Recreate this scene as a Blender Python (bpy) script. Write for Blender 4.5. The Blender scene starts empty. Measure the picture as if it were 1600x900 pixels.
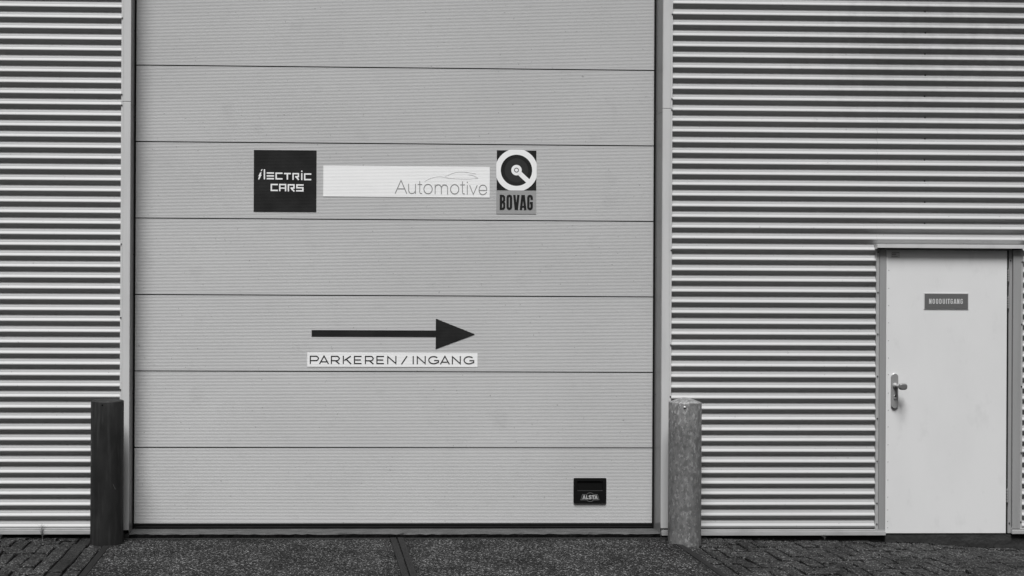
import bpy, bmesh, math, random
from mathutils import Vector, Euler
random.seed(7)
S = bpy.context.scene
C = S.collection
R = math.radians

# ------------------------------------------------------------------ camera
cd = bpy.data.cameras.new('camera'); cam = bpy.data.objects.new('camera', cd); C.objects.link(cam)
cam.location = (0, -8.876, 1.757)
cam.rotation_euler = (R(90), R(-0.285), R(-1.79))
cd.sensor_width = 36; cd.lens = 43.875
cd.shift_x = 0.1556; cd.shift_y = 0.0014
cd.clip_end = 2000
S.camera = cam

# ------------------------------------------------------------------ sky and sun (overcast day, black-and-white photograph)
SUN_EL, SUN_AZ = R(66), R(-14)      # azimuth measured from straight in front of the wall, towards the left
w = bpy.data.worlds.new('World'); S.world = w; w.use_nodes = True
nt = w.node_tree; bg = nt.nodes['Background']
sky = nt.nodes.new('ShaderNodeTexSky'); sky.sky_type = 'NISHITA'; sky.sun_disc = False
sky.sun_elevation = SUN_EL; sky.sun_rotation = R(180) - SUN_AZ
sky.air_density = 1.0; sky.dust_density = 3.0
bwn = nt.nodes.new('ShaderNodeRGBToBW')
nt.links.new(sky.outputs[0], bwn.inputs[0])
# overcast cloud cover: brightest overhead, dim towards the horizon (CIE overcast gradation)
wtc = nt.nodes.new('ShaderNodeTexCoord'); wsp = nt.nodes.new('ShaderNodeSeparateXYZ'); nt.links.new(wtc.outputs['Generated'], wsp.inputs[0])
wmr = nt.nodes.new('ShaderNodeMapRange'); wmr.inputs[1].default_value = 0.0; wmr.inputs[2].default_value = 1.0; wmr.inputs[3].default_value = 0.0; wmr.inputs[4].default_value = 0.75
nt.links.new(wsp.outputs['Z'], wmr.inputs[0])
wml = nt.nodes.new('ShaderNodeMath'); wml.operation = 'MULTIPLY'; nt.links.new(bwn.outputs[0], wml.inputs[0]); nt.links.new(wmr.outputs[0], wml.inputs[1])
nt.links.new(wml.outputs[0], bg.inputs[0])
bg.inputs[1].default_value = 0.05
sl = bpy.data.lights.new('sun', 'SUN'); sl.energy = 1.5; sl.angle = R(20); sl.color = (1, 1, 1)
sun = bpy.data.objects.new('sun', sl); C.objects.link(sun)
d = Vector((math.sin(SUN_AZ)*math.cos(SUN_EL), -math.cos(SUN_AZ)*math.cos(SUN_EL), math.sin(SUN_EL)))
sun.location = d*40; sun.rotation_euler = (-d).to_track_quat('-Z', 'Y').to_euler()
vs = S.view_settings; vs.view_transform = 'Standard'; vs.look = 'None'; vs.gamma = 1; vs.use_curve_mapping = False
vs.exposure = 1.8

# ------------------------------------------------------------------ materials
def mat(name, v, rough=0.5, spec=0.5, metal=0.0, layers=(), bump=None):
    """layers: (scale3, detail, lo, hi, target value, amount) noise-driven mixes; bump: (scale, strength, distance)"""
    m = bpy.data.materials.new(name); m.use_nodes = True
    t = m.node_tree; N, L = t.nodes, t.links; b = N['Principled BSDF']
    b.inputs['Roughness'].default_value = rough; b.inputs['Metallic'].default_value = metal
    b.inputs['Specular IOR Level'].default_value = spec
    b.inputs['Base Color'].default_value = (v, v, v, 1)
    tc = N.new('ShaderNodeTexCoord'); geo = N.new('ShaderNodeNewGeometry')
    last = None
    for i, (sc, det, lo, hi, tv, amt) in enumerate(layers):
        mp = N.new('ShaderNodeMapping'); mp.inputs['Scale'].default_value = sc; mp.inputs['Location'].default_value = (i*3.7, i*1.3, i*5.1)
        L.new(geo.outputs['Position'], mp.inputs[0])
        n = N.new('ShaderNodeTexNoise'); n.inputs['Scale'].default_value = 1; n.inputs['Detail'].default_value = det; n.inputs['Roughness'].default_value = 0.6
        L.new(mp.outputs[0], n.inputs['Vector'])
        r = N.new('ShaderNodeMapRange'); r.inputs[1].default_value = lo; r.inputs[2].default_value = hi; r.inputs[4].default_value = amt
        L.new(n.outputs[0], r.inputs[0])
        mx = N.new('ShaderNodeMix'); mx.data_type = 'RGBA'
        L.new(r.outputs[0], mx.inputs['Factor'])
        if last is None: mx.inputs['A'].default_value = (v, v, v, 1)
        else: L.new(last, mx.inputs['A'])
        mx.inputs['B'].default_value = (tv, tv, tv, 1)
        last = mx.outputs['Result']
    if last is not None: L.new(last, b.inputs['Base Color'])
    if bump:
        n = N.new('ShaderNodeTexNoise'); n.inputs['Scale'].default_value = bump[0]; n.inputs['Detail'].default_value = 3
        L.new(geo.outputs['Position'], n.inputs['Vector'])
        bp = N.new('ShaderNodeBump'); bp.inputs['Strength'].default_value = bump[1]; bp.inputs['Distance'].default_value = bump[2]
        L.new(n.outputs[0], bp.inputs['Height']); L.new(bp.outputs[0], b.inputs['Normal'])
    return m

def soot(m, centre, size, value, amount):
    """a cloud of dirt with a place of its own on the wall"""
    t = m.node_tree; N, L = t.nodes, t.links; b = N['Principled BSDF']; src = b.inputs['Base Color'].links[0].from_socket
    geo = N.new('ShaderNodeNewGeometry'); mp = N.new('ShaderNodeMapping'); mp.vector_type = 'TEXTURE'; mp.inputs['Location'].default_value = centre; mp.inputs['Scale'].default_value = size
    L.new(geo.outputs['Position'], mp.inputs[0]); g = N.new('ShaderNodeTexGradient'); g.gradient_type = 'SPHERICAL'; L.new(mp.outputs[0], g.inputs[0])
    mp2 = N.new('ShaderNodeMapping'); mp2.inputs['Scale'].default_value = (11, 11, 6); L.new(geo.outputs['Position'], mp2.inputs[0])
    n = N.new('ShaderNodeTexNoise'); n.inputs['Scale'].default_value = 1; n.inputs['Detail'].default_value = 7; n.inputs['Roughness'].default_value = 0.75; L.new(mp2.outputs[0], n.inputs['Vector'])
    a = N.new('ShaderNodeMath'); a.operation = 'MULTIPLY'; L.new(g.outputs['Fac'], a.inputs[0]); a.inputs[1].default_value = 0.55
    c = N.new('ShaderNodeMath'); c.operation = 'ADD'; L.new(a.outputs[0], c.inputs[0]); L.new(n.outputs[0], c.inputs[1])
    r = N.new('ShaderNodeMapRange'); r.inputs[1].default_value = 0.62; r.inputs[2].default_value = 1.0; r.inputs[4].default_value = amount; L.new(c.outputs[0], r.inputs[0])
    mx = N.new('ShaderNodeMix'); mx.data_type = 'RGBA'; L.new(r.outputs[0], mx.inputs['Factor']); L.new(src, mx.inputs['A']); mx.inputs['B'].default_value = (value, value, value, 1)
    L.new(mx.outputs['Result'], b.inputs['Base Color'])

def stone(name, dark, mid, light, scale, seed=0.0, rough=0.85, blotch=0.5):
    """exposed aggregate: every voronoi cell a stone chip with its own tone"""
    m = bpy.data.materials.new(name); m.use_nodes = True
    t = m.node_tree; N, L = t.nodes, t.links; b = N['Principled BSDF']
    b.inputs['Roughness'].default_value = rough; b.inputs['Specular IOR Level'].default_value = 0.08
    geo = N.new('ShaderNodeNewGeometry')
    vo = N.new('ShaderNodeTexVoronoi'); vo.inputs['Scale'].default_value = scale; vo.inputs['Randomness'].default_value = 1
    L.new(geo.outputs['Position'], vo.inputs['Vector'])
    bw = N.new('ShaderNodeSeparateColor'); L.new(vo.outputs['Color'], bw.inputs[0])
    cr = N.new('ShaderNodeValToRGB'); e = cr.color_ramp.elements
    e[0].position = 0.0; e[0].color = (dark, dark, dark, 1); e[1].position = 1.0; e[1].color = (light, light, light, 1)
    x = e.new(0.55); x.color = (mid, mid, mid, 1); x = e.new(0.86); x.color = (mid*1.7, mid*1.7, mid*1.7, 1)
    L.new(bw.outputs[0], cr.inputs[0])
    n = N.new('ShaderNodeTexNoise'); n.inputs['Scale'].default_value = 3.1; n.inputs['Detail'].default_value = 5
    L.new(geo.outputs['Position'], n.inputs['Vector'])
    r = N.new('ShaderNodeMapRange'); r.inputs[1].default_value = 0.3; r.inputs[2].default_value = 0.7; r.inputs[3].default_value = 1-blotch; r.inputs[4].default_value = 1+blotch*0.6
    L.new(n.outputs[0], r.inputs[0])
    n2 = N.new('ShaderNodeTexNoise'); n2.inputs['Scale'].default_value = 38; n2.inputs['Detail'].default_value = 2
    L.new(geo.outputs['Position'], n2.inputs['Vector'])
    r2 = N.new('ShaderNodeMapRange'); r2.inputs[1].default_value = 0.3; r2.inputs[2].default_value = 0.7; r2.inputs[3].default_value = 0.7; r2.inputs[4].default_value = 1.25
    L.new(n2.outputs[0], r2.inputs[0])
    mm = N.new('ShaderNodeMath'); mm.operation = 'MULTIPLY'; L.new(r.outputs[0], mm.inputs[0]); L.new(r2.outputs[0], mm.inputs[1])
    mx = N.new('ShaderNodeVectorMath'); mx.operation = 'SCALE'
    L.new(cr.outputs[0], mx.inputs[0]); L.new(mm.outputs[0], mx.inputs['Scale'])
    L.new(mx.outputs[0], b.inputs['Base Color'])
    bp = N.new('ShaderNodeBump'); bp.inputs['Strength'].default_value = 0.9; bp.inputs['Distance'].default_value = 0.006
    L.new(vo.outputs['Distance'], bp.inputs['Height']); bp.invert = True
    L.new(bp.outputs[0], b.inputs['Normal'])
    return m

M = {}
M['clad'] = mat('painted_corrugated_steel', 0.39, 0.5, 0.22, layers=[((0.5, 1, 1.6), 4, 0.4, 0.75, 0.33, 0.6), ((7, 7, 28), 5, 0.62, 0.8, 0.25, 0.35), ((60, 60, 60), 2, 0.69, 0.76, 0.12, 0.6)])
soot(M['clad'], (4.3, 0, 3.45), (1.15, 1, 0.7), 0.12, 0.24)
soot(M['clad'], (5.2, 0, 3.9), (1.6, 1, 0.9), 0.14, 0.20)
M['trim'] = mat('painted_folded_trim', 0.56, 0.35, 0.5, layers=[((8, 8, 1.2), 4, 0.45, 0.8, 0.42, 0.5)])
M['jamb'] = mat('painted_grey_jamb', 0.30, 0.4, 0.5, layers=[((14, 14, 0.8), 4, 0.4, 0.8, 0.22, 0.6)])
M['panel'] = mat('painted_door_panel', 0.49, 0.45, 0.35, layers=[((0.9, 2, 1.3), 5, 0.35, 0.75, 0.43, 0.7), ((5, 5, 7), 6, 0.58, 0.78, 0.38, 0.45), ((45, 45, 45), 2, 0.70, 0.76, 0.12, 0.6)])
M['leaf'] = mat('white_painted_door', 0.71, 0.35, 0.5, layers=[((2.2, 2, 1.2), 4, 0.4, 0.8, 0.62, 0.5), ((9, 9, 5), 5, 0.58, 0.85, 0.45, 0.35)])
M['leaf_edge'] = mat('pale_metal_edge', 0.72, 0.3, 0.5)
M['sill'] = mat('metal_sill', 0.40, 0.35, 0.5, layers=[((6, 6, 20), 4, 0.4, 0.8, 0.25, 0.6)])
M['rubber'] = mat('black_rubber', 0.005, 0.75, 0.15, layers=[((20, 20, 60), 4, 0.55, 0.8, 0.02, 0.5)])
M['void'] = mat('dark_joint', 0.004, 1.0, 0.0)
M['plastic'] = mat('black_plastic', 0.004, 0.5, 0.25)
M['concrete'] = mat('threshold_concrete', 0.075, 0.85, 0.2, layers=[((9, 30, 30), 6, 0.35, 0.7, 0.03, 0.8)], bump=(60, 0.8, 0.01))
M['plinth'] = mat('dark_plinth_concrete', 0.022, 0.8, 0.3, layers=[((5, 20, 20), 5, 0.4, 0.75, 0.06, 0.6)], bump=(40, 0.5, 0.01))
M['steel'] = mat('rusty_steel_angle', 0.008, 0.7, 0.2, layers=[((30, 4, 30), 5, 0.4, 0.7, 0.014, 0.7)], bump=(80, 0.3, 0.003))
M['soil'] = mat('sandy_joint_soil', 0.004, 1.0, 0.0, layers=[((50, 50, 50), 4, 0.45, 0.7, 0.012, 0.6)])
M['grit'] = stone('grit', 0.003, 0.010, 0.06, 120)
M['asphalt'] = stone('yard_asphalt', 0.02, 0.05, 0.1, 90)
M['aggregate'] = stone('exposed_aggregate_concrete', 0.002, 0.023, 0.22, 128, blotch=0.45)
M['brick'] = stone('grey_concrete_paver', 0.004, 0.028, 0.17, 140, blotch=0.45)
M['brick_smooth'] = stone('smooth_concrete_paver', 0.012, 0.020, 0.034, 130, blotch=0.4)
M['bollard_dark'] = mat('dark_painted_steel', 0.010, 0.6, 0.25, layers=[((9, 9, 4), 6, 0.35, 0.7, 0.024, 0.9), ((34, 34, 2.6), 5, 0.52, 0.7, 0.045, 0.7), ((60, 60, 60), 2, 0.7, 0.8, 0.004, 0.8)])
M['galv'] = mat('galvanised_steel', 0.18, 0.5, 0.4, layers=[((34, 34, 18), 6, 0.42, 0.58, 0.10, 0.9), ((55, 55, 30), 4, 0.55, 0.61, 0.30, 0.85), ((60, 60, 40), 3, 0.6, 0.66, 0.06, 0.6), ((3, 3, 1), 2, 0.4, 0.7, 0.12, 0.6)])
M['metal_hw'] = mat('satin_aluminium', 0.36, 0.38, 0.5, 0.35)
M['metal_knob'] = mat('worn_knob_metal', 0.16, 0.45, 0.5, 0.2)
M['screwm'] = mat('dull_screw', 0.05, 0.5, 0.5, 0.2)
M['black_vinyl'] = mat('black_vinyl', 0.016, 0.6, 0.1, layers=[((5, 5, 5), 3, 0.4, 0.7, 0.026, 0.8)])
M['disc_vinyl'] = mat('charcoal_vinyl', 0.032, 0.6, 0.15)
M['white_vinyl'] = mat('white_vinyl', 0.86, 0.4, 0.4, layers=[((3, 3, 6), 3, 0.4, 0.8, 0.80, 0.6)])
M['grey_vinyl'] = mat('grey_vinyl', 0.32, 0.4, 0.4)
M['thin_grey'] = mat('grey_print', 0.26, 0.4, 0.4)
M['faint_print'] = mat('faint_grey_print', 0.58, 0.4, 0.4)
M['reveal'] = mat('painted_reveal', 0.21, 0.32, 0.5, layers=[((14, 14, 0.8), 4, 0.4, 0.8, 0.17, 0.6)])
M['sign_grey'] = mat('sign_grey_print', 0.125, 0.35, 0.4)
M['sign_text'] = mat('sign_pale_print', 0.58, 0.4, 0.4)
M['emblem'] = mat('emblem_print', 0.42, 0.4, 0.4)
M['emblem_dim'] = mat('emblem_outline_print', 0.14, 0.4, 0.4)
M['twig'] = mat('dry_twig', 0.10, 0.8, 0.2)
M['roofm'] = mat('roof_membrane', 0.08, 0.8, 0.2)

# ------------------------------------------------------------------ object helpers
WO = {}
def link(name, bm, mats, parent=None, origin=None, smooth=False):
    me = bpy.data.meshes.new(name)
    if not isinstance(mats, (list, tuple)): mats = [mats]
    for m_ in mats: me.materials.append(M[m_])
    if origin is None:
        xs = [v.co for v in bm.verts]
        lo = Vector([min(c[i] for c in xs) for i in range(3)]); hi = Vector([max(c[i] for c in xs) for i in range(3)])
        origin = Vector(((lo.x+hi.x)/2, (lo.y+hi.y)/2, lo.z))
    origin = Vector(origin)
    bmesh.ops.translate(bm, verts=bm.verts, vec=-origin)
    if smooth:
        for f in bm.faces: f.smooth = True
    bm.to_mesh(me); bm.free()
    o = bpy.data.objects.new(name, me); C.objects.link(o)
    if parent: o.parent = parent; o.location = origin - WO[parent.name]
    else: o.location = origin
    WO[o.name] = origin
    return o
def empty(name, loc):
    o = bpy.data.objects.new(name, None); C.objects.link(o); o.location = loc; WO[o.name] = Vector(loc); o.empty_display_size = 0.2
    return o
def tag(o, label, cat=None, group=None, kind=None):
    if label: o['label'] = label
    if cat: o['category'] = cat
    if group: o['group'] = group
    if kind: o['kind'] = kind
    return o
def box(bm, x0, x1, y0, y1, z0, z1, mi=0, bev=0.0):
    r = bmesh.ops.create_cube(bm, size=1)
    vs_ = r['verts']
    for v in vs_:
        v.co = Vector(((x0+x1)/2 + v.co.x*(x1-x0), (y0+y1)/2 + v.co.y*(y1-y0), (z0+z1)/2 + v.co.z*(z1-z0)))
    fs = {f for v in vs_ for f in v.link_faces}
    for f in fs: f.material_index = mi
    if bev:
        es = {e for v in vs_ for e in v.link_edges}
        g = bmesh.ops.bevel(bm, geom=list(es), offset=bev, segments=2, affect='EDGES', profile=0.6)
        for f in g['faces']: f.material_index = mi
    return bm
def prism(bm, pts, y_back, y_front, mi=0):
    """polygon in the x-z plane (counter-clockwise seen from the street) with real thickness"""
    a = sum(p[0]*q[1]-q[0]*p[1] for p, q in zip(pts, pts[1:]+pts[:1]))
    if a < 0: pts = pts[::-1]
    f_ = [bm.verts.new((p[0], y_front, p[1])) for p in pts]; b_ = [bm.verts.new((p[0], y_back, p[1])) for p in pts]
    n = len(pts); fs = [bm.faces.new(f_)]
    for i in range(n): fs.append(bm.faces.new((f_[i], b_[i], b_[(i+1) % n], f_[(i+1) % n])))
    for f in fs: f.material_index = mi
def ribbon(bm, pts, wd, y_back, y_front, closed=False, mi=0):
    """a drawn stroke of width wd with mitred corners and flat ends"""
    P = [Vector(p) for p in pts]; n = len(P); Lf, Rt = [], []
    for i in range(n):
        a = P[i-1] if (i > 0 or closed) else None; b = P[(i+1) % n] if (i < n-1 or closed) else None
        d1 = (P[i]-a).normalized() if a is not None else None; d2 = (b-P[i]).normalized() if b is not None else None
        if d1 is None: d1 = d2
        if d2 is None: d2 = d1
        n1 = Vector((-d1.y, d1.x)); n2 = Vector((-d2.y, d2.x)); m_ = (n1+n2)
        m_ = m_.normalized() if m_.length > 1e-6 else n1
        k = wd/2/max(0.45, m_.dot(n1))
        Lf.append(P[i]+m_*k); Rt.append(P[i]-m_*k)
    mk = lambda L_, y: [bm.verts.new((p.x, y, p.y)) for p in L_]
    LF, RF, LB, RB = mk(Lf, y_front), mk(Rt, y_front), mk(Lf, y_back), mk(Rt, y_back)
    fs = []
    for i in range(n if closed else n-1):
        j = (i+1) % n
        fs += [bm.faces.new((RF[i], RF[j], LF[j], LF[i])), bm.faces.new((LF[i], LF[j], LB[j], LB[i])), bm.faces.new((RF[j], RF[i], RB[i], RB[j]))]
    if not closed:
        fs += [bm.faces.new((RF[0], LF[0], LB[0], RB[0])), bm.faces.new((LF[-1], RF[-1], RB[-1], LB[-1]))]
    for f in fs: f.material_index = mi
def arc(cx, cy, rx, ry, a0, a1, n=14):
    return [(cx+rx*math.cos(R(a0+(a1-a0)*i/n)), cy+ry*math.sin(R(a0+(a1-a0)*i/n))) for i in range(n+1)]
def tube(bm, pts, rad, seg=6, mi=0):
    rings = []
    for i, p in enumerate(pts):
        p = Vector(p); d_ = (Vector(pts[min(i+1, len(pts)-1)])-Vector(pts[max(i-1, 0)])).normalized()
        u = d_.orthogonal().normalized(); v = d_.cross(u); r_ = rad[i] if isinstance(rad, (list, tuple)) else rad
        rings.append([bm.verts.new(p+(u*math.cos(2*math.pi*k/seg)+v*math.sin(2*math.pi*k/seg))*r_) for k in range(seg)])
    for a, b in zip(rings, rings[1:]):
        for k in range(seg):
            f = bm.faces.new((a[k], a[(k+1) % seg], b[(k+1) % seg], b[k])); f.material_index = mi
    bm.faces.new(rings[0][::-1]).material_index = mi; bm.faces.new(rings[-1]).material_index = mi

# ------------------------------------------------------------------ measures (metres; x along the facade, y towards the building, z up)
XL, XR = -1.2994, 2.4951        # clear opening of the sectional door
YD = 0.190                      # front of the sectional door
ZTOP, ZROOF = 4.985, 6.6
BX0, BX1 = -8.6, 10.4           # building ends
P76 = 0.0766; ZDARK = 0.130     # corrugation pitch and the height of one underside

# ------------------------------------------------------------------ ground, driveway and paving
def sag(x, y):
    """how far the brick paving has sunk, more towards the right end of the wall"""
    pts = [(2.5, 0), (3.3, -0.018), (4.15, -0.034), (4.35, -0.038), (4.6, -0.062), (4.9, -0.075), (5.2, -0.10), (6.5, -0.13), (10.5, -0.13)]
    if x < 2.5: base = -0.004
    else:
        base = pts[-1][1]
        for (a, za), (b, zb) in zip(pts, pts[1:]):
            if a <= x <= b: base = za+(zb-za)*(x-a)/(b-a); break
    k = max(0.25, 1+y/2.2)
    wv = 0.006*math.sin(x*2.3+y*1.7)+0.004*math.sin(x*5.1-y*3.9)
    return base*k + wv*min(1, abs(y)*2+0.3) - 0.004
GX0, GX1, GY0 = -8.6, 10.4, -4.1
bm = bmesh.new()
B = 300
for (x0, x1, y0, y1) in [(-B, B, -B, GY0), (-B, GX0, GY0, B), (GX1, B, GY0, B), (GX0, GX1, 0.3, B)]:
    vs_ = [bm.verts.new((a, b, -0.03)) for a, b in ((x0, y0), (x1, y0), (x1, y1), (x0, y1))]; bm.faces.new(vs_)
vs_ = [bm.verts.new((a, b, -0.24)) for a, b in ((GX0, GY0), (GX1, GY0), (GX1, 0.3), (GX0, 0.3))]; bm.faces.new(vs_)
tag(link('ground', bm, 'asphalt', origin=(0, 0, 0)), 'dark asphalt yard in front of the metal building', kind='structure')

def bed(bm, x0, x1, y0, y1):
    nx, ny = max(2, int((x1-x0)/0.2)), max(2, int((y1-y0)/0.2))
    g = [[bm.verts.new((x0+(x1-x0)*i/nx, y0+(y1-y0)*j/ny, sag(x0+(x1-x0)*i/nx, y0+(y1-y0)*j/ny)-0.011)) for j in range(ny+1)] for i in range(nx+1)]
    for i in range(nx):
        for j in range(ny): bm.faces.new((g[i][j], g[i+1][j], g[i+1][j+1], g[i][j+1])).material_index = 1
def brick(bm, x0, x1, y0, y1, mi=0, dz=None):
    if x1-x0 < 0.03 or y1-y0 < 0.03: return
    g = 0.0050+random.random()*0.0045
    x0 += g; x1 -= g; y0 += g; y1 -= g
    cx, cy = (x0+x1)/2, (y0+y1)/2
    z = sag(cx, cy) + (random.uniform(-0.0045, 0.0045) if dz is None else dz)
    tx, ty = random.gauss(0, 0.02), random.gauss(0, 0.025); rz = random.gauss(0, 0.012)
    c, s = math.cos(rz), math.sin(rz)
    def V(x, y, h):
        dx, dy = x-cx, y-cy
        return bm.verts.new((cx+dx*c-dy*s, cy+dx*s+dy*c, z+h+dx*tx+dy*ty))
    ch = 0.005
    top = [V(a, b, 0) for a, b in ((x0+ch, y0+ch), (x1-ch, y0+ch), (x1-ch, y1-ch), (x0+ch, y1-ch))]
    mid = [V(a, b, -ch) for a, b in ((x0, y0), (x1, y0), (x1, y1), (x0, y1))]
    low = [V(a, b, -0.06) for a, b in ((x0, y0), (x1, y0), (x1, y1), (x0, y1))]
    fs = [bm.faces.new(top)]
    for A, Bv in ((mid, top), (low, mid)):
        for i in range(4): fs.append(bm.faces.new((A[i], A[(i+1) % 4], Bv[(i+1) % 4], Bv[i])))
    for f in fs: f.material_index = mi
def herring(bm, x0, x1, y0, y1, mirror):
    u = 0.105; nx, ny = int((x1-x0)/u)+6, int((y1-y0)/u)+6
    for i in range(-3, nx):
        for j in range(-3, ny):
            k = (i-j) % 4
            if k == 0: r = (i, i+2, j, j+1)
            elif k == 3: r = (i, i+1, j, j+2)
            else: continue
            a0, a1 = x0+r[0]*u, x0+r[1]*u
            if mirror: a0, a1 = x1-r[1]*u, x1-r[0]*u
            b0, b1 = y0+r[2]*u, y0+r[3]*u
            brick(bm, max(a0, x0), min(a1, x1), max(b0, y0), min(b1, y1))
def row(bm, x0, x1, y0, y1, along, mi=0, L_=0.21):
    t = (x0 if along == 'x' else y0) + random.uniform(0, 0.1)
    e_ = x1 if along == 'x' else y1
    while t < e_-0.03:
        l = L_*random.uniform(0.97, 1.03)
        if along == 'x': brick(bm, t, min(t+l, x1), y0, y1, mi)
        else: brick(bm, x0, x1, t, min(t+l, y1), mi)
        t += l
WYL, WYR = -0.02, -0.03
bm = bmesh.new(); bed(bm, GX0, -1.43, GY0, 0.02)
herring(bm, GX0+0.05, -1.642, GY0, WYL-0.085, True)
row(bm, GX0+0.05, -1.642, WYL-0.085, WYL, 'x')
row(bm, -1.640, -1.536, GY0, WYL, 'y', 2); row(bm, -1.534, -1.430, GY0, WYL-0.2, 'y', 0)
tag(link('pavement', bm, ['brick', 'soil', 'brick_smooth'], origin=(-2, -1, 0)), 'dark herringbone brick paving left of the driveway slabs', kind='structure')
bm = bmesh.new(); bed(bm, 2.568, GX1, GY0, 0.02)
herring(bm, 2.677, GX1-0.05, GY0, WYR-0.085, False)
row(bm, 2.677, GX1-0.05, WYR-0.085, WYR, 'x')
row(bm, 2.570, 2.675, GY0, WYR-0.1, 'y', 0)
tag(link('pavement', bm, ['brick', 'soil', 'brick_smooth'], origin=(4, -1, 0)), 'dark herringbone brick paving sinking away towards the emergency door', kind='structure')

# two rows of two-metre concrete slabs framed in steel angle
slab_proto = None
def slab(x0, x1, y0, y1, label):
    t = 0.045
    bm = bmesh.new()
    n = 24
    g = [[bm.verts.new((x0+t+(x1-x0-2*t)*i/n, y0+t+(y1-y0-2*t)*j/n, 0.0015*math.sin(i*1.3+j*0.7)+0.001*math.sin(j*2.1))) for j in range(n+1)] for i in range(n+1)]
    for i in range(n):
        for j in range(n): bm.faces.new((g[i][j], g[i+1][j], g[i+1][j+1], g[i][j+1]))
    # the sides down into the ground
    edge = [g[i][0] for i in range(n+1)]+[g[n][j] for j in range(1, n+1)]+[g[i][n] for i in range(n-1, -1, -1)]+[g[0][j] for j in range(n-1, 0, -1)]
    low = [bm.verts.new((v.co.x, v.co.y, -0.14)) for v in edge]
    for i in range(len(edge)): bm.faces.new((edge[i-1], low[i-1], low[i], edge[i]))
    o = tag(link('driveway', bm, 'aggregate', smooth=True), label, kind='structure')
    bm = bmesh.new(); h = 0.003
    box(bm, x0, x0+t-0.002, y0, y1, -0.14, h, bev=0.002); box(bm, x1-t+0.002, x1, y0, y1, -0.14, h, bev=0.002)
    box(bm, x0+t, x1-t, y0, y0+t-0.002, -0.14, h, bev=0.002)
    box(bm, x0+t, x1-t, y1-t+0.002, y1, -0.14, h-0.002, bev=0.002)
    link('steel_edge', bm, 'steel', o)
    return o
slab(-1.424, 0.592, -2.07, -0.055, 'speckled dark concrete slab with steel edge, left in front of the sectional door')
slab(0.602, 2.563, -2.07, -0.055, 'speckled dark concrete slab with steel edge, right in front of the sectional door')
slab(-1.424, 0.592, -4.09, -2.08, 'speckled dark concrete slab nearer the street, left')
slab(0.602, 2.563, -4.09, -2.08, 'speckled dark concrete slab nearer the street, right')
# soil showing in the gap between and behind the slabs
bm = bmesh.new(); box(bm, -1.424, 2.563, -0.054, 0.03, -0.2, -0.03)
box(bm, 0.5925, 0.6015, -4.09, -0.055, -0.2, -0.010)
for k in range(420):
    x = random.uniform(-1.40, 2.54); y = random.uniform(-0.05, -0.012); s = random.uniform(0.003, 0.009)
    r_ = bmesh.ops.create_icosphere(bm, subdivisions=1, radius=s)
    for v in r_['verts']: v.co = v.co*random.uniform(0.7, 1.2)+Vector((x, y, -0.03+s*0.4))
for k in range(900):
    x = random.choice((random.uniform(-3.2, -1.45), random.uniform(2.6, 6.0))); y = -0.02-abs(random.gauss(0, 0.035)); s_ = random.uniform(0.002, 0.006)
    r_ = bmesh.ops.create_icosphere(bm, subdivisions=1, radius=s_)
    for v in r_['verts']: v.co = v.co*random.uniform(0.7, 1.2)+Vector((x, y, sag(x, y)+s_*0.2))
tag(link('soil', bm, 'grit', origin=(0.5, 0, 0)), 'dark soil and grit in the gaps beside the slabs and along the wall foot', kind='stuff', cat='soil')

# ------------------------------------------------------------------ the building
bld = tag(empty('warehouse', ((BX0+BX1)/2, 0.3, 0)), 'pale grey corrugated metal warehouse with a tall sectional door and a small white emergency door', 'building')

# profile of the rolled sheet, as slope of the face against height: a fairly steep underside, then an upper face with a shallow crease half-way
SLOPES = [(0, 1.05), (.06, .98), (.105, .62), (.15, .28), (.20, .0), (.25, -.32), (.33, -.50), (.41, -.52), (.455, -.24), (.49, -.02), (.525, -.26), (.58, -.80), (.68, -.86), (.74, -.42), (.79, .0), (.84, .32), (.89, .72), (.94, .98), (1, 1.05)]
NW = 200
def _slope(t):
    for (a, sa), (b, sb) in zip(SLOPES, SLOPES[1:]):
        if a <= t <= b: return sa+(sb-sa)*(t-a)/(b-a)
_sl = [_slope((i+0.5)/NW) for i in range(NW)]
_pos = sum(x for x in _sl if x > 0); _neg = -sum(x for x in _sl if x < 0)
_acc = [0.0]
for x in _sl: _acc.append(_acc[-1]+(x*_neg/_pos if x > 0 else x)*P76/NW)
_mn = min(_acc); DEPTH = max(_acc)-_mn
def wave(t):     # t in 0..1 downwards from the middle of an underside; returns the depth in metres behind the ridge
    f = t*NW; i = min(NW-1, int(f)); return _acc[i]+(_acc[i+1]-_acc[i])*(f-i)-_mn
def cladding(x0, x1, z0, z1):
    bm = bmesh.new(); n = 32; zs = []
    k0 = math.floor((z0-ZDARK)/P76)-1; z = ZDARK+k0*P76
    lv = []
    while z < z1+P76:
        for i in range(n):
            zz = z+P76*i/n
            if z0 <= zz <= z1: lv.append(zz)
        z += P76
    lv = [z0]+[q for q in lv if z0+1e-4 < q < z1-1e-4]+[z1]
    nx = max(1, int((x1-x0)/0.9)); prev = None
    for q in lv:
        t = ((ZDARK-q)/P76) % 1.0
        y = 0.001+wave(t)
        cur = [bm.verts.new((x0+(x1-x0)*i/nx, y+0.0011*math.sin(i*1.1+q*2.3)+0.0005*math.sin(i*2.7-q*7), q)) for i in range(nx+1)]
        if prev:
            for i in range(nx): bm.faces.new((prev[i], prev[i+1], cur[i+1], cur[i]))
        prev = cur
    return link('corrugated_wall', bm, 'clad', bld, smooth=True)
XLT, XRT = -1.3672, 2.5646
EX0, EX1, EZ = 4.054, 5.128, 2.0724
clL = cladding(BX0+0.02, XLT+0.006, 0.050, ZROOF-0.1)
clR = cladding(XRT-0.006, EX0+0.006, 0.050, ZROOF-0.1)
clT = cladding(EX0+0.006, EX1-0.006, 2.088, ZROOF-0.1)
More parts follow.
